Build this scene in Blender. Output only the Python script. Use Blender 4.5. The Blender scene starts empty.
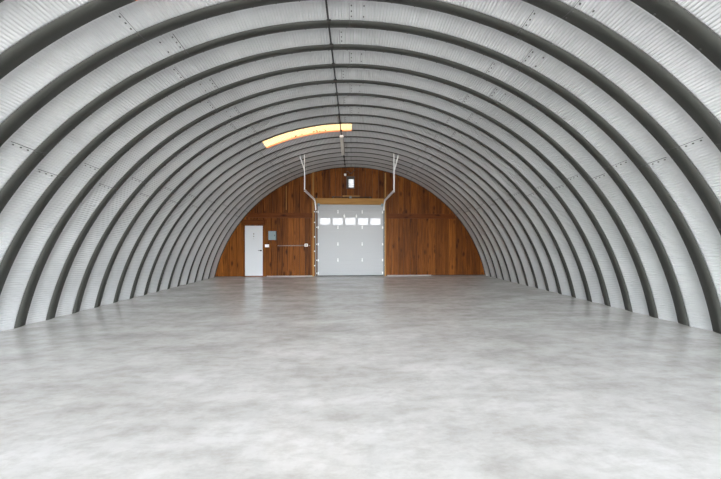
import bpy, bmesh, math, random
from mathutils import Vector
random.seed(7)
S = bpy.context.scene
C = S.collection

# ------------------------------------------------------------------ dimensions (metres)
F_PX = 216.04
CAM_Z = 1.4325
R0 = 5.795            # radius of the inner ridges of the arch
ZC = -1.228           # height of the arch centre
PITCH = 0.3718
RIDGE0 = 3.4285
BACK = 9.077          # inner face of the timber wall
OPEN = RIDGE0 - 19*PITCH - 0.202
TH = math.radians(78.3)
AX = -0.121            # door axis

# ------------------------------------------------------------------ materials
def mat(name, col=(.5,.5,.5), rough=.5, metal=0.0, spec=.5):
    m = bpy.data.materials.new(name); m.use_nodes = True
    b = m.node_tree.nodes['Principled BSDF']
    b.inputs['Base Color'].default_value = (*col, 1)
    b.inputs['Roughness'].default_value = rough
    b.inputs['Metallic'].default_value = metal
    b.inputs['Specular IOR Level'].default_value = spec
    return m

def nd(m, t, **k):
    n = m.node_tree.nodes.new(t)
    for a, v in k.items():
        if a in n.inputs: n.inputs[a].default_value = v
        else: setattr(n, a, v)
    return n
def ln(m, a, b): m.node_tree.links.new(a, b)
def bsdf(m): return m.node_tree.nodes['Principled BSDF']
def ramp(m, fac, stops):
    r = nd(m, 'ShaderNodeValToRGB'); e = r.color_ramp.elements
    while len(e) < len(stops): e.new(.5)
    for x, (p, c) in zip(e, stops): x.position = p; x.color = (*c, 1)
    ln(m, fac, r.inputs[0]); return r
def mapped(m, scale):
    t = nd(m, 'ShaderNodeTexCoord'); mp = nd(m, 'ShaderNodeMapping')
    mp.inputs['Scale'].default_value = scale
    ln(m, t.outputs['Object'], mp.inputs[0]); return mp
def mixc(m, mode, fac, a, b):
    x = nd(m, 'ShaderNodeMix', data_type='RGBA', blend_type=mode)
    for i, v in ((0, fac), (6, a), (7, b)):
        if hasattr(v, 'links'): ln(m, v, x.inputs[i])
        else: x.inputs[i].default_value = v if i == 0 else (*v, 1)
    return x.outputs[2]

# galvanised sheet
M_STEEL = mat('galvanised_sheet', rough=.36, metal=.6)
n = nd(M_STEEL, 'ShaderNodeTexNoise', Scale=1.0, Detail=6.0, Roughness=.6)
ln(M_STEEL, mapped(M_STEEL, (1.2, 4, 1.2)).outputs[0], n.inputs['Vector'])
r = ramp(M_STEEL, n.outputs['Fac'], [(.3, (.50,.51,.515)), (.7, (.60,.61,.615))])
ln(M_STEEL, r.outputs[0], bsdf(M_STEEL).inputs['Base Color'])
r2 = ramp(M_STEEL, n.outputs['Fac'], [(.3, (.38,)*3), (.7, (.50,)*3)])
ln(M_STEEL, r2.outputs[0], bsdf(M_STEEL).inputs['Roughness'])

M_WEB = mat('smooth_steel_shaded', (.052,.054,.047), .6, .2)  # smooth rear flanks; their shade is deepened by this darker colour
M_SEAM = mat('seam_gap_shadow', (.10,.10,.10), .7)  # dark strip colour standing in for the shadow in the lap gap
M_BOLT = mat('weathered_bolt', (.10,.10,.095), .5, .6)

# polished concrete
M_CONC = mat('power_trowelled_concrete', rough=.4)
na = nd(M_CONC, 'ShaderNodeTexNoise', Scale=1.0, Detail=9.0, Roughness=.66)
ln(M_CONC, mapped(M_CONC, (.7, 2.4, 1)).outputs[0], na.inputs['Vector'])
nb = nd(M_CONC, 'ShaderNodeTexNoise', Scale=1.0, Detail=9.0, Roughness=.72, Distortion=.15)
ln(M_CONC, mapped(M_CONC, (4.0, 11.0, 1)).outputs[0], nb.inputs['Vector'])
nc = nd(M_CONC, 'ShaderNodeTexNoise', Scale=38.0, Detail=4.0, Roughness=.7)
ra = ramp(M_CONC, na.outputs['Fac'], [(.32, (.40,.39,.365)), (.5, (.51,.50,.475)), (.68, (.60,.595,.575))])
rb = ramp(M_CONC, nb.outputs['Fac'], [(.34, (.78,.765,.74)), (.56, (1,1,1))])
rc = ramp(M_CONC, nc.outputs['Fac'], [(.3, (.9,.9,.9)), (.6, (1,1,1))])
c1 = mixc(M_CONC, 'MULTIPLY', .8, ra.outputs[0], rb.outputs[0])
c2 = mixc(M_CONC, 'MULTIPLY', .8, c1, rc.outputs[0])
ln(M_CONC, c2, bsdf(M_CONC).inputs['Base Color'])
rr = ramp(M_CONC, na.outputs['Fac'], [(.3, (.19,)*3), (.7, (.25,)*3)])
bsdf(M_CONC).inputs['Specular IOR Level'].default_value = .6
ln(M_CONC, rr.outputs[0], bsdf(M_CONC).inputs['Roughness'])

M_CURB = mat('pale_concrete', (.30,.285,.26), .8)
M_GRAVEL = mat('gravel_yard', (.42,.40,.36), .9)
n = nd(M_GRAVEL, 'ShaderNodeTexNoise', Scale=6.0, Detail=8.0)
r = ramp(M_GRAVEL, n.outputs['Fac'], [(.3, (.33,.31,.28)), (.7, (.52,.50,.46))])
ln(M_GRAVEL, r.outputs[0], bsdf(M_GRAVEL).inputs['Base Color'])

def wood(name, dark, mid, light, rough=.55, vertical=True, knots=True):
    m = mat(name, rough=rough, spec=.12)
    g = nd(m, 'ShaderNodeNewGeometry')
    t = nd(m, 'ShaderNodeTexCoord')
    off = nd(m, 'ShaderNodeVectorMath', operation='ADD')
    sc = nd(m, 'ShaderNodeVectorMath', operation='SCALE'); sc.inputs['Scale'].default_value = 37.0
    cmb = nd(m, 'ShaderNodeCombineXYZ')
    for i in range(3): ln(m, g.outputs['Random Per Island'], cmb.inputs[i])
    ln(m, cmb.outputs[0], sc.inputs[0])
    ln(m, t.outputs['Object'], off.inputs[0]); ln(m, sc.outputs[0], off.inputs[1])
    mp = nd(m, 'ShaderNodeMapping')
    mp.inputs['Scale'].default_value = (14, 14, .8) if vertical else (.8, 14, 14)
    ln(m, off.outputs[0], mp.inputs[0])
    n1 = nd(m, 'ShaderNodeTexNoise', Scale=1.0, Detail=7.0, Roughness=.6, Distortion=1.2)
    ln(m, mp.outputs[0], n1.inputs['Vector'])
    add = nd(m, 'ShaderNodeMath', operation='MULTIPLY_ADD')
    ln(m, g.outputs['Random Per Island'], add.inputs[0]); add.inputs[1].default_value = .30
    sub = nd(m, 'ShaderNodeMath', operation='SUBTRACT')
    ln(m, n1.outputs['Fac'], sub.inputs[0]); sub.inputs[1].default_value = .14
    ln(m, sub.outputs[0], add.inputs[2])
    r = ramp(m, add.outputs[0], [(.18, dark), (.48, mid), (.82, light)])
    out = r.outputs[0]
    if knots:
        mk = nd(m, 'ShaderNodeMapping')
        mk.inputs['Scale'].default_value = (4.2, 4.2, 1.7) if vertical else (1.7, 4.2, 4.2)
        ln(m, off.outputs[0], mk.inputs[0])
        v = nd(m, 'ShaderNodeTexVoronoi', Scale=1.0); ln(m, mk.outputs[0], v.inputs['Vector'])
        rk = ramp(m, v.outputs['Distance'], [(.05, (.10,.07,.05)), (.16, (.55,.48,.44)), (.26, (1,1,1))])
        out = mixc(m, 'MULTIPLY', .85, out, rk.outputs[0])
    ln(m, out, bsdf(m).inputs['Base Color'])
    bp = nd(m, 'ShaderNodeBump', Strength=.15, Distance=.004)
    ln(m, n1.outputs['Fac'], bp.inputs['Height']); ln(m, bp.outputs[0], bsdf(m).inputs['Normal'])
    return m
M_WOOD = wood('stained_cedar_boards', (.026,.006,.001), (.098,.029,.0036), (.20,.066,.010))
M_LEDGER = wood('stained_cedar_ledger', (.035,.008,.0015), (.075,.019,.003), (.12,.035,.006), vertical=False)
M_GOLD = wood('raw_pine_lumber', (.17,.08,.02), (.27,.14,.04), (.36,.20,.065), vertical=False, knots=False)
M_GOLDV = wood('raw_pine_stud', (.17,.08,.02), (.27,.14,.04), (.36,.20,.065), knots=False)

M_DOORW = mat('white_door_paint', (.44,.45,.46), .42)
M_SECT = mat('white_steel_section', (.28,.285,.29), .45)
M_ZINC = mat('zinc_bracket', (.66,.66,.66), .4, .2)
M_TRACK = mat('galvanised_track', (.13,.13,.125), .5, .4)
M_HANG = mat('pale_angle_iron', (.74,.74,.72), .5, .1)
M_DARK = mat('black_rubber', (.025,.025,.025), .6)
M_DARKM = mat('dark_iron', (.04,.035,.03), .5, .4)
M_BOX = mat('blue_grey_enamel', (.145,.19,.20), .45)
M_WHITE = mat('white_plastic', (.80,.79,.76), .45)
M_CONDUIT = mat('grey_conduit', (.22,.20,.18), .45, .4)
M_STRIP = mat('cream_enamel', (.62,.60,.55), .5)
M_FRAME = mat('dark_window_frame', (.045,.035,.028), .55)

def translucent(name, tr, df, mix):
    m = bpy.data.materials.new(name); m.use_nodes = True
    nt = m.node_tree; nt.nodes.remove(nt.nodes['Principled BSDF'])
    o = [x for x in nt.nodes if x.type == 'OUTPUT_MATERIAL'][0]
    a = nd(m, 'ShaderNodeBsdfTranslucent'); a.inputs[0].default_value = (*tr, 1)
    b = nd(m, 'ShaderNodeBsdfDiffuse'); b.inputs[0].default_value = (*df, 1)
    x = nd(m, 'ShaderNodeMixShader'); x.inputs[0].default_value = mix
    ln(m, b.outputs[0], x.inputs[1]); ln(m, a.outputs[0], x.inputs[2]); ln(m, x.outputs[0], o.inputs[0])
    return m
M_SKYL = translucent('aged_fibreglass', (.34,.272,.185), (.7,.55,.35), .8)
M_SKYL2 = translucent('aged_fibreglass_rear_dim', (.36,.19,.11), (.5,.33,.2), .8)  # same fibreglass; the rear flank's dimmer orange light is put into the colour
M_FROST = translucent('frosted_acrylic', (.23,.235,.24), (.6,.6,.6), .8)

# ------------------------------------------------------------------ mesh helpers
def box(bm, x0, x1, y0, y1, z0, z1, mi=0, bevel=0):
    vs = [bm.verts.new((x, y, z)) for x in (x0, x1) for y in (y0, y1) for z in (z0, z1)]
    fs = [bm.faces.new([vs[i] for i in q]) for q in
          ((0,1,3,2),(4,6,7,5),(0,4,5,1),(2,3,7,6),(0,2,6,4),(1,5,7,3))]
    for f in fs: f.material_index = mi
    if bevel:
        es = list({e for f in fs for e in f.edges})
        bmesh.ops.bevel(bm, geom=es, offset=bevel, segments=2, affect='EDGES', profile=.5)
def tube(bm, pts, rad, seg=8, mi=0):
    pts = [Vector(p) for p in pts]; rings = []
    for i, p in enumerate(pts):
        a = pts[max(i-1, 0)]; b = pts[min(i+1, len(pts)-1)]
        d = (b-a).normalized()
        u = d.cross(Vector((0,0,1)))
        if u.length < 1e-3: u = d.cross(Vector((1,0,0)))
        u.normalize(); v = d.cross(u)
        rings.append([bm.verts.new(p + rad*(math.cos(2*math.pi*k/seg)*u + math.sin(2*math.pi*k/seg)*v)) for k in range(seg)])
    for a, b in zip(rings, rings[1:]):
        for k in range(seg):
            f = bm.faces.new((a[k], a[(k+1) % seg], b[(k+1) % seg], b[k])); f.smooth = True; f.material_index = mi
    bm.faces.new(rings[0][::-1]).material_index = mi; bm.faces.new(rings[-1]).material_index = mi
def prism(bm, poly, y0, y1, mi=0):
    """poly in (x, z), extruded along y"""
    a = [bm.verts.new((x, y0, z)) for x, z in poly]; b = [bm.verts.new((x, y1, z)) for x, z in poly]
    n = len(poly)
    fs = [bm.faces.new(a), bm.faces.new(b[::-1])] + [bm.faces.new((a[i], b[i], b[(i+1) % n], a[(i+1) % n])) for i in range(n)]
    for f in fs: f.material_index = mi
def profile_bar(bm, sec, path):
    """sweep a section given in the (u, v) plane along a path of (origin, u, v)"""
    rings = [[bm.verts.new(Vector(o) + Vector(u)*a + Vector(v)*b) for a, b in sec] for o, u, v in path]
    n = len(sec)
    for p, q in zip(rings, rings[1:]):
        for k in range(n): bm.faces.new((p[k], p[(k+1) % n], q[(k+1) % n], q[k]))
    bm.faces.new(rings[0][::-1]); bm.faces.new(rings[-1])
def dome(bm, c, nrm, rad, h, mi=0, seg=8):
    n = Vector(nrm).normalized(); u = n.cross(Vector((0,1,0))).normalized(); v = n.cross(u)
    c = Vector(c); rings = []
    for rr, hh in ((1, 0), (1, .55), (.6, 1)):
        rings.append([bm.verts.new(c + n*h*hh + rad*rr*(math.cos(2*math.pi*k/seg)*u + math.sin(2*math.pi*k/seg)*v)) for k in range(seg)])
    for a, b in zip(rings, rings[1:]):
        for k in range(seg):
            bm.faces.new((a[k], a[(k+1) % seg], b[(k+1) % seg], b[k])).material_index = mi
    bm.faces.new(rings[-1]).material_index = mi

def obj(name, bm, mats, parent=None, loc=(0,0,0), recalc=True):
    if recalc: bmesh.ops.recalc_face_normals(bm, faces=bm.faces[:])
    me = bpy.data.meshes.new(name); bm.to_mesh(me); bm.free()
    for m in (mats if isinstance(mats, (list, tuple)) else [mats]): me.materials.append(m)
    o = bpy.data.objects.new(name, me); C.objects.link(o); o.location = loc
    if parent: o.parent = parent
    return o
def empty(name, loc=(0,0,0)):
    o = bpy.data.objects.new(name, None); C.objects.link(o); o.location = loc; return o
def tag(o, label, cat, group=None):
    o['label'] = label; o['category'] = cat
    if group: o['group'] = group
    return o
def struct(o): o['kind'] = 'structure'; return o
def new(): return bmesh.new()
def arc_z(x, r): return ZC + math.sqrt(max(r*r - x*x, 0))
def on_arc(th, r): return (r*math.sin(th), ZC + r*math.cos(th))

# ------------------------------------------------------------------ corrugated arch
# (distance along the building from the ridge, radial offset outwards, crimp depth)
PROFILE = [(-.202, .055, 0), (-.192, .055, .1), (-.17, .0545, .7), (-.145, .0505, 1), (-.115, .0415, 1), (-.012, .004, 1), (-.004, .0005, .45), (.004, .0, .1),
           (.066, .0005, 0), (.080, .004, 0), (.10, .0135, 0), (.135, .033, 0), (.155, .046, 0), (.163, .053, 0), (.1698, .055, 0)]
CRIMP = .041
AMP = .006
CREST = [p for p in PROFILE if p[0] < .01]
WEB = [p for p in PROFILE if p[0] > 0]
def shell_mesh(name, th0, th1, prof=CREST):
    bm = new()
    L = R0*(th1-th0); ns = max(8, int(round(L/CRIMP*6)))
    rows = []
    for i in range(ns+1):
        th = th0 + (th1-th0)*i/ns
        s = R0*(th)
        w = math.cos(2*math.pi*s/CRIMP)
        row = []
        for y, rr, a in prof:
            x, z = on_arc(th, R0 + rr + AMP*a*w)
            row.append(bm.verts.new((x, y, z)))
        rows.append(row)
    for p, q in zip(rows, rows[1:]):
        for k in range(len(prof)-1):
            f = bm.faces.new((p[k], p[k+1], q[k+1], q[k])); f.smooth = True
    me = bpy.data.meshes.new(name); bm.to_mesh(me); bm.free()
    return me
def link_mesh(name, me, parent=None, loc=(0,0,0), solid=.004):
    o = bpy.data.objects.new(name, me); C.objects.link(o); o.location = loc
    if parent: o.parent = parent
    if solid:
        md = o.modifiers.new('thickness', 'SOLIDIFY'); md.thickness = solid; md.offset = 0
    return o

def prof_at(y):
    for (a, ra, _), (b, rb, _) in zip(PROFILE, PROFILE[1:]):
        if a <= y <= b: return ra + (rb-ra)*(y-a)/(b-a)
    return PROFILE[-1][1]
def seam_mesh(name, th, twin):
    """lap joint across one arch: a thin dark strip as the gap shadow, and bolts through the lap"""
    bm = new()
    ys = [-.17, -.145, -.115, -.06, -.012, 0, .066, .08, .10, .135, .155]
    da = .003/R0
    def strip(yy):
        pts = []
        for y in yy:
            r = R0 + prof_at(y) - .0085
            pts.append([on_arc(th-da, r), on_arc(th+da, r), y])
        for (a0, a1, ya), (b0, b1, yb) in zip(pts, pts[1:]):
            lo = [bm.verts.new((a0[0], ya, a0[1])), bm.verts.new((a1[0], ya, a1[1])), bm.verts.new((b1[0], yb, b1[1])), bm.verts.new((b0[0], yb, b0[1]))]
            r2 = 1 + .006/R0
            hi = [bm.verts.new((v.co.x*r2, v.co.y, ZC + (v.co.z-ZC)*r2)) for v in lo]
            bm.faces.new(lo); bm.faces.new(hi[::-1])
            for i in range(4): bm.faces.new((lo[i], hi[i], hi[(i+1) % 4], lo[(i+1) % 4]))
    strip(ys)
    for off in ([.03, .20] if twin else [.03]):
        t2 = th + (off if th > -.1 else -off)/R0
        for y in (-.145, -.09, -.04, .03, .115):
            if off > .1 and y in (-.09, .115): continue
            r = R0 + prof_at(y) - .006
            x, z = on_arc(t2, r)
            dome(bm, (x, y, z), (-math.sin(t2), 0, -math.cos(t2)), .0095, .008, 1)
    bmesh.ops.recalc_face_normals(bm, faces=bm.faces[:])
    me = bpy.data.meshes.new(name); bm.to_mesh(me); bm.free()
    me.materials.append(M_SEAM); me.materials.append(M_BOLT)
    return me
def bolts_mesh(th0, th1):
    bm = new(); k = int(R0*(th1-th0)/.30)
    for i in range(k):
        th = th0 + (th1-th0)*(i+.5)/k
        x, z = on_arc(th, R0 + prof_at(.148) - .002)
        dome(bm, (x, .148, z), (-math.sin(th), 0, -math.cos(th)), .011, .010, 0)
    bmesh.ops.recalc_face_normals(bm, faces=bm.faces[:])
    me = bpy.data.meshes.new('seam_bolts'); bm.to_mesh(me); bm.free(); me.materials.append(M_BOLT)
    return me

SK0, SK1 = math.radians(-24.7), math.radians(-.75)
full = shell_mesh('arch_panel', -TH, TH); full.materials.append(M_STEEL)
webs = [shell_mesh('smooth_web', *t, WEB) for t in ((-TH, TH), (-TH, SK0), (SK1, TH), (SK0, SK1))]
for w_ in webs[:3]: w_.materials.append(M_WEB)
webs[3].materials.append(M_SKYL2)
leftp = shell_mesh('arch_panel_short', -TH, SK0); leftp.materials.append(M_STEEL)
rightp = shell_mesh('arch_panel_long', SK1, TH); rightp.materials.append(M_STEEL)
skym = shell_mesh('skylight_panel', SK0, SK1); skym.materials.append(M_SKYL)
SEAMS = [[-1.1, -24.0, 24.4, -47.9, 48.6], [-2.6, -27.0, 21.2, -50.8, 47.3]]
seam_me = [[seam_mesh('lap_seam', math.radians(a), k == 0 and abs(a) < 30) for a in row] for k, row in enumerate(SEAMS)]
bolt_me = bolts_mesh(-TH+.02, TH-.02)
ceiling = struct(empty('ceiling', (0, 0, 0)))
SKY_N = {7: 'long yellow glowing translucent skylight strip in the curved roof ahead of the strip light',
         -3: 'translucent skylight strip at the top edge of the photo casting a pink glow'}
for nn in range(-19, 16):
    y = RIDGE0 + nn*PITCH
    if nn in SKY_N:
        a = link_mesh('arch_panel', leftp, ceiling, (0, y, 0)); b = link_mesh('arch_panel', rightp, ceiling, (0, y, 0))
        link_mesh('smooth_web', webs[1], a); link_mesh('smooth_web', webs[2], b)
        s = tag(link_mesh('skylight', skym, None, (0, y, 0)), SKY_N[nn], 'skylight', 'translucent roof strips')
        link_mesh('rear_web', webs[3], s)['label'] = 'orange rear flank'
        bm = new()
        for q in range(15):
            th_ = math.radians(-17.5 + 11*random.random()); yy = -.02 - .04*random.random()
            x, z = on_arc(th_, R0 + prof_at(yy) - .010)
            dome(bm, (x, yy, z), (-math.sin(th_), 0, -math.cos(th_)), random.uniform(.010, .024), .008, 0, 6)
        dl = obj('leaf_debris', bm, M_LEDGER, s); dl['kind'] = 'stuff'
    else:
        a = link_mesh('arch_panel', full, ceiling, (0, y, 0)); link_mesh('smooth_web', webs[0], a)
    for i, ang in enumerate(SEAMS[(nn+1) % 2]):
        if nn in SKY_N and SK0-.04 < math.radians(ang) < SK1+.02: continue
        c = a
        if nn in SKY_N and ang > 0: c = b
        link_mesh('lap_seam', seam_me[(nn+1) % 2][i], c, (0, 0, 0), 0)
    if nn not in SKY_N and nn < 9:
        o = link_mesh('seam_bolts', bolt_me, a, (0, 0, 0), 0); o['kind'] = 'stuff'

# ------------------------------------------------------------------ floor and ground
bm = new(); box(bm, -6.1, 6.1, OPEN-.4, BACK+.2, -.25, 0); struct(obj('floor', bm, M_CONC))
bm = new(); box(bm, -70, 70, -70, 90, -.6, -.26); struct(obj('ground', bm, M_GRAVEL))
bm = new(); box(bm, -6.1, 6.1, OPEN-16, OPEN-.42, -.26, -.01); struct(obj('ground_apron', bm, M_CURB))

# ------------------------------------------------------------------ back wall of boards
GX0, GX1, GZ = AX-1.388, AX+1.388, 3.02       # overhead door opening
MX0, MX1, MZ = -4.495, -3.71, 2.135         # entry door opening
WX0, WX1, WZ0, WZ1 = -.277, .036, 3.687, 4.163
RW = R0 + .03
breaks = [-5.86]
while breaks[-1] < 5.86: breaks.append(breaks[-1] + random.choice((.21, .235, .26, .29, .29)))
breaks[-1] = 5.86
for b in (GX0, GX1, MX0, MX1, WX0, WX1):
    breaks = [v for v in breaks if abs(v-b) > .05] + [b]
breaks.sort()
SPLIT = 2.50
bm = new(); g = .0035
def plank(x0, x1, z0, z1=None):
    x0 += g; x1 -= g
    y0 = BACK + random.uniform(-.004, .004)
    xs = [x0 + (x1-x0)*i/3 for i in range(4)]
    if z1 is None: top = [(x, arc_z(x, RW)) for x in xs]
    else: top = [(x, min(z1, arc_z(x, RW))) for x in xs]
    if max(t[1] for t in top) - z0 < .06: return
    poly = [(x0, z0)] + [(x1, z0)] + [(x, max(z, z0+.01)) for x, z in top[::-1]]
    prism(bm, poly, y0, y0+.03)
for x0, x1 in zip(breaks, breaks[1:]):
    xm = (x0+x1)/2
    if GX0 < xm < GX1:
        if WX0 < xm < WX1: plank(x0, x1, GZ, WZ0); plank(x0, x1, WZ1)
        else: plank(x0, x1, GZ)
    elif MX0 < xm < MX1:
        plank(x0, x1, MZ, SPLIT-.002)
        plank(x0, x1, SPLIT+.002)
    else:
        plank(x0, x1, .03, SPLIT-.002)
        plank(x0, x1, SPLIT+.002)
# backing sheathing behind the boards (closes the gaps)
def slab(x0, x1, z0, z1=None, n=12):
    xs = [x0 + (x1-x0)*i/n for i in range(n+1)]
    top = [(x, arc_z(x, RW) if z1 is None else z1) for x in xs]
    poly = [(x0, z0), (x1, z0)] + [(x, max(z, z0+.01)) for x, z in top[::-1]]
    prism(bm, poly, BACK+.036, BACK+.10, 1)
slab(-5.84, MX0, 0); slab(MX0, MX1, MZ); slab(MX1, GX0, 0); slab(GX0, WX0, GZ); slab(WX0, WX1, GZ, WZ0); slab(WX0, WX1, WZ1)
slab(WX1, GX1, GZ); slab(GX1, 5.84, 0)
struct(obj('wall_back', bm, [M_WOOD, M_DARKM]))

# ledger boards, studs, header, sills
trimn = [0]
def trim(m, *boxes, bev=.004):
    trimn[0] += 1
    bm = new()
    for b in boxes: box(bm, *b, bevel=bev)
    return struct(obj('trim_or_light_block_%d' % trimn[0], bm, m))
xa = -math.sqrt((R0+.05)**2 - (2.66-ZC)**2)
trim(M_LEDGER, (xa+.02, GX0-.20, BACK-.035, BACK-.006, 2.43, 2.635))
trim(M_LEDGER, (GX1+.12, -xa-.02, BACK-.035, BACK-.006, 2.43, 2.635))
ztop = arc_z(1.55, R0) - .02
trim(M_GOLDV, (GX0-.185, GX0-.13, BACK-.06, BACK-.006, .0, ztop))
trim(M_GOLDV, (GX1+.045, GX1+.10, BACK-.06, BACK-.006, .0, ztop))
trim(M_GOLD, (GX0-.12, GX1+.035, BACK-.055, BACK-.006, 2.998, 3.256))
# thin batten beside the ledger and entry door casing
trim(M_GOLDV, (-2.79, -2.765, BACK-.02, BACK-.006, 2.77, 3.76))
trim(M_LEDGER, (MX0-.10, MX1+.10, BACK-.03, BACK-.006, MZ+.005, MZ+.21))
trim(M_WOOD, (MX0-.115, MX0-.005, BACK-.03, BACK-.006, .02, MZ+.21))
trim(M_WOOD, (MX1+.005, MX1+.115, BACK-.03, BACK-.006, .02, MZ+.21))
bm = new(); box(bm, MX1+.14, GX0-.20, BACK-.045, BACK-.006, 0, .04, bevel=.006); struct(obj('baseboard_left', bm, M_CURB))
bm = new(); box(bm, GX1+.16, 3.306, BACK-.045, BACK-.006, 0, .04, bevel=.006); struct(obj('baseboard_right', bm, M_CURB))

# ------------------------------------------------------------------ entry door
d1 = struct(empty('door_1', ((MX0+MX1)/2, BACK, 0)))
d1['label'] = 'plain white entry door in the board wall'
w = (MX1-MX0)/2
bm = new()
box(bm, -w+.004, -w+.03, -.012, .09, .03, MZ-.004, bevel=.003); box(bm, w-.03, w-.004, -.012, .09, .03, MZ-.004, bevel=.003); box(bm, -w+.03, w-.03, -.012, .09, MZ-.03, MZ-.004, bevel=.003)
obj('jamb', bm, M_WOOD, d1)
bm = new(); box(bm, -w+.034, w-.034, -.004, .04, .045, MZ-.034, bevel=.004); obj('door_leaf', bm, M_DOORW, d1)
bm = new(); box(bm, -w, w, -.02, .09, 0, .04, bevel=.004); obj('threshold', bm, M_LEDGER, d1)
bm = new()
tube(bm, [(w-.10, -.004, 1.08), (w-.10, -.05, 1.08)], .028, 12); tube(bm, [(w-.10, -.052, 1.08), (w-.10, -.06, 1.08), (w-.19, -.062, 1.08)], .011, 8)
obj('lever_handle', bm, M_DARKM, d1)
bm = new(); box(bm, -.02, .02, -.010, -.005, 1.735, 1.80, bevel=.002); obj('sign_plate', bm, M_CONDUIT, d1)
bm = new(); box(bm, -.02, .02, -.010, -.005, 1.64, 1.69, bevel=.002); obj('sign_plate', bm, M_CONDUIT, d1)
bm = new(); tube(bm, [(.0, -.004, 1.56), (.0, -.014, 1.56)], .012, 10); obj('peephole', bm, M_CONDUIT, d1)
for z in (.25, 1.05, 1.85):
    bm = new(); tube(bm, [(-w+.034, -.012, z-.05), (-w+.034, -.012, z+.05)], .008, 8); obj('hinge', bm, M_DARKM, d1)

trim(M_DARK, (GX0-.06, GX0+.05, BACK+.102, BACK+.13, 0, GZ+.06), (GX1-.05, GX1+.06, BACK+.102, BACK+.13, 0, GZ+.06), (GX0-.06, GX1+.06, BACK+.102, BACK+.13, GZ-.05, GZ+.06), bev=0)  # unseen strips added outside the overhead door to block light through its gaps
# ------------------------------------------------------------------ sectional overhead door
d2 = struct(empty('door_2', (AX, BACK+.03, 0)))
d2['label'] = 'white sectional overhead door with a row of five windows'
hw = 1.378
zb = [.03, .672, 1.342, 2.046, 2.694, 3.016]
wins = [(-33.3+12.62*i, -33.3+12.62*i+10.7) for i in range(5)]
wins = [((a+2.5)/23.85, (b+2.5)/23.85) for a, b in wins]
wz0, wz1 = 2.151, 2.458
for i, (z0, z1) in enumerate(zip(zb, zb[1:])):
    bm = new(); z0 += .0
    if i == 3:
        xs = [-hw] + [v for ab in wins for v in ab] + [hw]
        box(bm, -hw, hw, .03, .045, z0, z0+.022); box(bm, -hw, hw, 0, .045, z0+.022, wz0); box(bm, -hw, hw, 0, .045, wz1, z1)
        for a, b in zip(xs[::2], xs[1::2]): box(bm, a, b, 0, .045, wz0, wz1)
    else:
        # interior skin with three shallow pressed grooves
        h = z1-z0; box(bm, -hw, hw, .03, .045, z0, z0+.022); zz = [z0+.022]
        for fr in (.28, .5, .72):
            zz += [z0+h*fr-.017, z0+h*fr+.017]
        zz.append(z1)
        for k, (a, b) in enumerate(zip(zz, zz[1:])):
            box(bm, -hw, hw, (.02 if k % 2 else 0), .045, a, b)
    s = obj('door_section', bm, M_SECT, d2)
    if i == 3:
        for a, b in wins:
            bm = new()
            for q in ((a-.018, a+.006, wz0-.018, wz1+.018), (b-.006, b+.018, wz0-.018, wz1+.018), (a, b, wz0-.018, wz0+.006), (a, b, wz1-.006, wz1+.018)):
                box(bm, q[0], q[1], -.008, .012, q[2], q[3])
            obj('window_frame', bm, M_SECT, s)
            bm = new(); box(bm, a+.002, b-.002, .02, .026, wz0+.002, wz1-.002); obj('pane', bm, M_FROST, s)
    if i < 4:
        for hx in (-.528, .49):
            bm = new()
            box(bm, hx-.02, hx+.02, -.012, -.002, z1-.058, z1-.008, bevel=.003); box(bm, hx-.02, hx+.02, -.012, -.002, z1+.024, z1+.072, bevel=.003)
            tube(bm, [(hx-.022, -.014, z1+.003), (hx+.022, -.014, z1+.003)], .011, 8)
            obj('hinge', bm, M_ZINC, s)
        for sx in (-1, 1):
            for zc in (z1, z0+.10) if i == 0 else (z1,):
                bm = new()
                box(bm, sx*hw-.045 if sx > 0 else sx*hw+.002, sx*hw-.002 if sx > 0 else sx*hw+.045, -.02, -.002, zc-.05, zc+.05, bevel=.003)
                tube(bm, [(sx*(hw-.03), -.028, zc), (sx*(hw+.055), -.028, zc)], .008, 8)
                tube(bm, [(sx*(hw+.02), -.028, zc), (sx*(hw+.045), -.028, zc)], .024, 12)
                obj('roller_bracket', bm, M_ZINC, s)
for wx in (-.265, .245):
    bm = new(); box(bm, wx-.03, wx+.03, -.016, -.002, 2.466, 2.562, bevel=.003); tube(bm, [(wx, -.02, 2.456), (wx, -.02, 2.612)], .012, 8)
    obj('strut_clip', bm, M_ZINC, d2)
for sx in (-1, 1):
    bm = new(); box(bm, min(sx*(hw-.028), sx*hw), max(sx*(hw-.028), sx*hw), -.0035, 0, .035, 3.0)
    obj('end_stile', bm, M_SECT, d2)
bm = new(); box(bm, -hw, hw, -.004, .05, 0, .03, bevel=.006); obj('bottom_seal', bm, M_DARK, d2)

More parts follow.
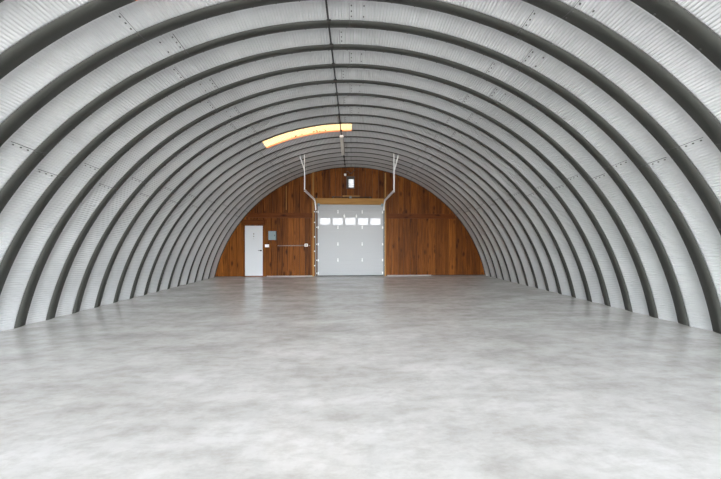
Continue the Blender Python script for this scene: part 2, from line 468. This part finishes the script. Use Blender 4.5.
# ------------------------------------------------------------------ door tracks and hangers
def door_track(sx, label):
    root = tag(empty('door_track', (AX + sx*(1.443 if sx < 0 else 1.40), BACK, 0)), label, 'door track', 'overhead door tracks')
    # C channel following the vertical run, the bend and the horizontal run towards the room
    sec = [(-.022, -.03), (.022, -.03), (.022, -.026), (-.018, -.026), (-.018, .026), (.022, .026), (.022, .03), (-.022, .03)]
    sec = [(a*-sx, b) for a, b in sec]
    path = []; yb = -.035; zt = 2.755; rb = .38
    for z in (.02, 1.0, 2.0, zt): path.append(((0, yb, z), (1, 0, 0), (0, 1, 0)))
    for k in range(1, 9):
        a = math.pi/2*k/8
        path.append(((0, yb - rb*(1-math.cos(a)), zt + rb*math.sin(a)), (1, 0, 0), (0, math.cos(a), math.sin(a))))
    yend = -1.90
    xe = sx*.05
    path.append(((xe, yend, zt+rb+.0), (1, 0, 0), (0, 0, 1)))
    bm = new(); profile_bar(bm, sec, path[:4]); obj('vertical_track', bm, M_TRACK, root)
    bm = new(); profile_bar(bm, sec, path[3:]); obj('horizontal_track', bm, M_HANG, root)
    for z in (.45, 1.05, 1.65, 2.25, 2.7):
        bm = new(); box(bm, min(sx*.0, sx*.075), max(sx*.0, sx*.075), yb+.031, yb+.036, z-.02, z+.02); tube(bm, [(0, yb-.004, z), (0, yb-.024, z)], .012, 8)
        obj('track_bracket', bm, M_ZINC, root)
    yh = yend + .06
    X = AX + sx*(1.443 if sx < 0 else 1.40) + xe
    def bar(name, p0, p1):
        bm = new()
        d = (Vector(p1)-Vector(p0)).normalized(); u = d.cross(Vector((0,1,0))).normalized(); v = d.cross(u)
        t = .036
        L = [(-t/2, -t/2), (t/2, -t/2), (t/2, -t/2+.005), (-t/2+.005, -t/2+.005), (-t/2+.005, t/2), (-t/2, t/2)]
        profile_bar(bm, L, [(p0, u, v), (p1, u, v)])
        obj(name, bm, M_HANG, root)
    zr = arc_z(X, R0)
    bar('hanger_bar', (xe + sx*.022, yh, zt+rb-.03), (xe + sx*.02, yh, zr+.02))
    zj = zt+rb + .68
    X2 = X + sx*.17
    bar('brace', (xe + sx*.02, yh-.03, zj), (xe + sx*.17, yh-.045, arc_z(X2, R0)+.015))
    return root
door_track(-1, 'pale overhead door track and Y-shaped roof hanger, on the entry door side')
door_track(1, 'pale overhead door track and Y-shaped roof hanger, on the side away from the entry door')

# torsion bar above the header
tb = tag(empty('torsion_bar', (AX, BACK-.09, 3.297)), 'thin dark spring bar above the golden header beam', 'spring bar')
bm = new(); tube(bm, [(-.78, 0, 0), (.88, 0, 0)], .018, 10); obj('shaft', bm, M_DARKM, tb)
bm = new(); box(bm, -.05, .05, -.02, .084, -.05, .045, bevel=.004); obj('centre_bracket', bm, M_TRACK, tb)
bm = new(); box(bm, -.33, .38, .03, .084, .03, .075, bevel=.004); obj('backing_board', bm, M_GOLD, tb)
for x in (-.72, .82):
    bm = new(); box(bm, x-.02, x+.02, -.02, .084, -.03, .03, bevel=.004); obj('end_bracket', bm, M_DARKM, tb)
# cable drum at the left end of the header
cd = tag(empty('cable_drum', (GX0-.03, BACK-.12, 3.412)), 'small brown pulley above the left end of the golden header', 'pulley')
bm = new(); tube(bm, [(-.04, 0, 0), (.04, 0, 0)], .05, 14); obj('drum', bm, M_LEDGER, cd)
bm = new(); box(bm, -.012, .012, .0, .114, -.16, .02, bevel=.003); obj('mounting_plate', bm, M_DARKM, cd)
for sx, lab in ((-1, 'small dark corner plate on the header end nearer the entry door'), (1, 'small dark corner plate on the header end farther from the entry door')):
    bm = new(); x = AX + sx*1.325
    box(bm, x-.05, x+.05, BACK-.064, BACK-.0565, 2.917, 3.04, bevel=.002)
    tube(bm, [(x, BACK-.064, 2.955), (x, BACK-.09, 2.955)], .02, 8)
    tag(obj('corner_plate', bm, M_BOX), lab, 'plate', 'header corner plates')

# ------------------------------------------------------------------ gable window and lamp
w1 = struct(empty('window_1', ((WX0+WX1)/2, BACK, (WZ0+WZ1)/2)))
w1['label'] = 'small dark-framed window high under the arch'
a, b = (WX1-WX0)/2, (WZ1-WZ0)/2
bm = new()
for q in ((-a-.015, -a+.065, -b-.015, b+.015), (a-.02, a+.015, -b-.015, b+.015), (-a+.065, a-.02, -b-.015, -b+.025), (-a+.065, a-.02, b-.07, b+.015)):
    box(bm, q[0], q[1], -.045, .10, q[2], q[3], bevel=.004)
obj('window_frame', bm, M_FRAME, w1)
bm = new(); box(bm, -a+.06, a-.015, .05, .056, -b+.02, b-.065); obj('pane', bm, M_FROST, w1)
bm = new(); box(bm, -a+.06, a-.015, .038, .05, -.07, -.055); obj('glazing_bar', bm, M_WHITE, w1)

sl = tag(empty('sensor_lamp', (-.34, BACK-.006, 4.253)), 'small white lamp beside the top of the little gable window', 'lamp')
bm = new(); box(bm, -.03, .03, -.03, 0, -.03, .05, bevel=.004); obj('mounting_plate', bm, M_DARKM, sl)
bm = new(); dome(bm, (0, -.03, -.01), (0, -1, -.25), .05, .07, 0, 14); obj('lens', bm, M_WHITE, sl)

bm = new(); pts = []
for k in range(25):
    t = k/24
    pts.append((-.29 + .36*t, BACK-.035, 4.37 + .04*math.sin(t*9) - .06*t*(1-t)*4 + .04*t))
tube(bm, pts, .012, 6)
tag(obj('loose_cable', bm, M_DARK), 'black loose cable drooping above the little gable window', 'cable')

# ------------------------------------------------------------------ electrics on the board wall
ep = tag(empty('breaker_box', (-3.322, BACK-.006, 1.70)), 'blue-grey electrical panel box on the boards right of the entry door', 'electrical panel')
bm = new(); box(bm, -.15, .15, -.10, 0, -.18, .18, bevel=.006); obj('enclosure', bm, M_BOX, ep)
bm = new(); box(bm, -.135, .135, -.108, -.1005, -.165, .165, bevel=.003); dr = obj('panel_door', bm, M_BOX, ep)
bm = new(); box(bm, .095, .115, -.118, -.1085, -.03, .03, bevel=.003); obj('latch', bm, M_DARKM, dr)

sw = tag(empty('light_switch', (-3.558, BACK-.006, 1.277)), 'white switch plate beside the entry door', 'light switch')
bm = new(); box(bm, -.08, .08, -.035, 0, -.058, .058, bevel=.005); obj('plate', bm, M_WHITE, sw)
for x in (-.035, .035):
    bm = new(); box(bm, x-.008, x+.008, -.046, -.0355, -.015, .015, bevel=.002); obj('toggle', bm, M_WHITE, sw)

ec = tag(empty('electrical_conduit', (-.10, BACK-.006, 1.282)), 'thin grey conduit running level across the boards between panel and overhead door', 'conduit')
bm = new(); tube(bm, [(-3.03, -.016, .0), (-1.94, -.016, .005)], .015, 8); tube(bm, [(-1.76, -.016, .005), (-1.70, -.016, .0)], .015, 8); obj('pipe', bm, M_CONDUIT, ec)
for x in (-2.95, -2.5, -2.1):
    bm = new(); box(bm, x-.012, x+.012, -.034, 0, -.022, .026, bevel=.002); obj('pipe_strap', bm, M_TRACK, ec)
ob = tag(empty('outlet_box', (-1.957, BACK-.006, 1.305)), 'small white outlet box at the overhead door end of the conduit', 'outlet')
bm = new(); box(bm, -.062, .062, -.05, 0, -.058, .058, bevel=.005); obj('box_body', bm, M_WHITE, ob)
bm = new(); box(bm, -.03, .03, -.056, -.0505, -.04, .04, bevel=.002); obj('socket', bm, M_CONDUIT, ob)

# ------------------------------------------------------------------ ceiling cable and strip light
CX = -.371
zr = arc_z(CX, R0)
cc = tag(empty('ceiling_cable', (CX, 0, zr)), 'dark cable running along the crown of the arched roof', 'cable')
bm = new(); pts = []
y = OPEN + .3
while y < BACK-.05:
    pts.append((.004*math.sin(y*1.7) + .0095*(y-5.98), y, -.027 - .004*abs(math.sin((y-RIDGE0)/PITCH*math.pi)))); y += PITCH/4
tube(bm, pts, .0135, 8); obj('cable_sheath', bm, M_DARK, cc)
for k in range(-4, 15, 1):
    yy = RIDGE0 + k*PITCH
    if 6.1 < yy < 7.6: continue
    bm = new(); box(bm, -.03 + .0095*(yy-5.98), .03 + .0095*(yy-5.98), yy-.012, yy+.012, -.045, -.002, bevel=.003); o = obj('cable_clip', bm, M_DARKM, cc)
st = tag(empty('strip_light', (CX+.008, 6.83, zr-.03)), 'long pale strip light fixture along the crown of the roof behind the yellow skylight', 'strip light')
prof = [(-.035, 0), (.035, 0), (.055, -.05), (.04, -.065), (-.04, -.065), (-.055, -.05)]
bm = new(); prism(bm, [(x, z-.03) for x, z in prof], -.61, .61); obj('housing', bm, M_STRIP, st)
for s in (-1, 1):
    bm = new(); prism(bm, [(x*1.15, (z-.03)*1.0 - .004) for x, z in prof], s*.61, s*.63); obj('end_cap', bm, M_WHITE, st)
for yy in (RIDGE0 + 8*PITCH - 6.83, RIDGE0 + 10*PITCH - 6.83):
    bm = new(); box(bm, -.02, .02, yy-.012, yy+.012, -.03, .026); obj('mounting_clip', bm, M_DARKM, st)

# ------------------------------------------------------------------ light
W = bpy.data.worlds.new('World'); S.world = W; W.use_nodes = True
nt = W.node_tree; bg = nt.nodes['Background']
sky = nt.nodes.new('ShaderNodeTexSky'); sky.sky_type = 'NISHITA'; sky.sun_disc = False
sky.sun_elevation = math.radians(38); sky.sun_rotation = math.radians(-35); sky.air_density = 1.0; sky.dust_density = 2.5
hs = nt.nodes.new('ShaderNodeHueSaturation'); hs.inputs['Saturation'].default_value = .22
nt.links.new(sky.outputs[0], hs.inputs['Color']); nt.links.new(hs.outputs[0], bg.inputs[0]); bg.inputs[1].default_value = .8

sun = bpy.data.lights.new('Sun', 'SUN'); sun.energy = .2; sun.angle = math.radians(.6); sun.color = (1, .96, .88)
so = bpy.data.objects.new('Sun', sun); C.objects.link(so); so.location = (-20, 30, 40)
d = Vector((-.32, .68, .62)).normalized()
so.rotation_euler = d.to_track_quat('Z', 'Y').to_euler()

# ------------------------------------------------------------------ camera
cam = bpy.data.cameras.new('Camera'); co = bpy.data.objects.new('Camera', cam); C.objects.link(co)
cam.sensor_width = 36; cam.lens = F_PX/721*36
co.location = (-.079, 0, CAM_Z); co.rotation_euler = (math.radians(90)-.0027, 0, -.0414)
cam.shift_y = (242.63-239.5)/721
cam.clip_end = 300
S.camera = co

S.view_settings.view_transform = 'Standard'; S.view_settings.look = 'None'
S.view_settings.gamma = 1; S.view_settings.use_curve_mapping = False
S.view_settings.exposure = 2.72
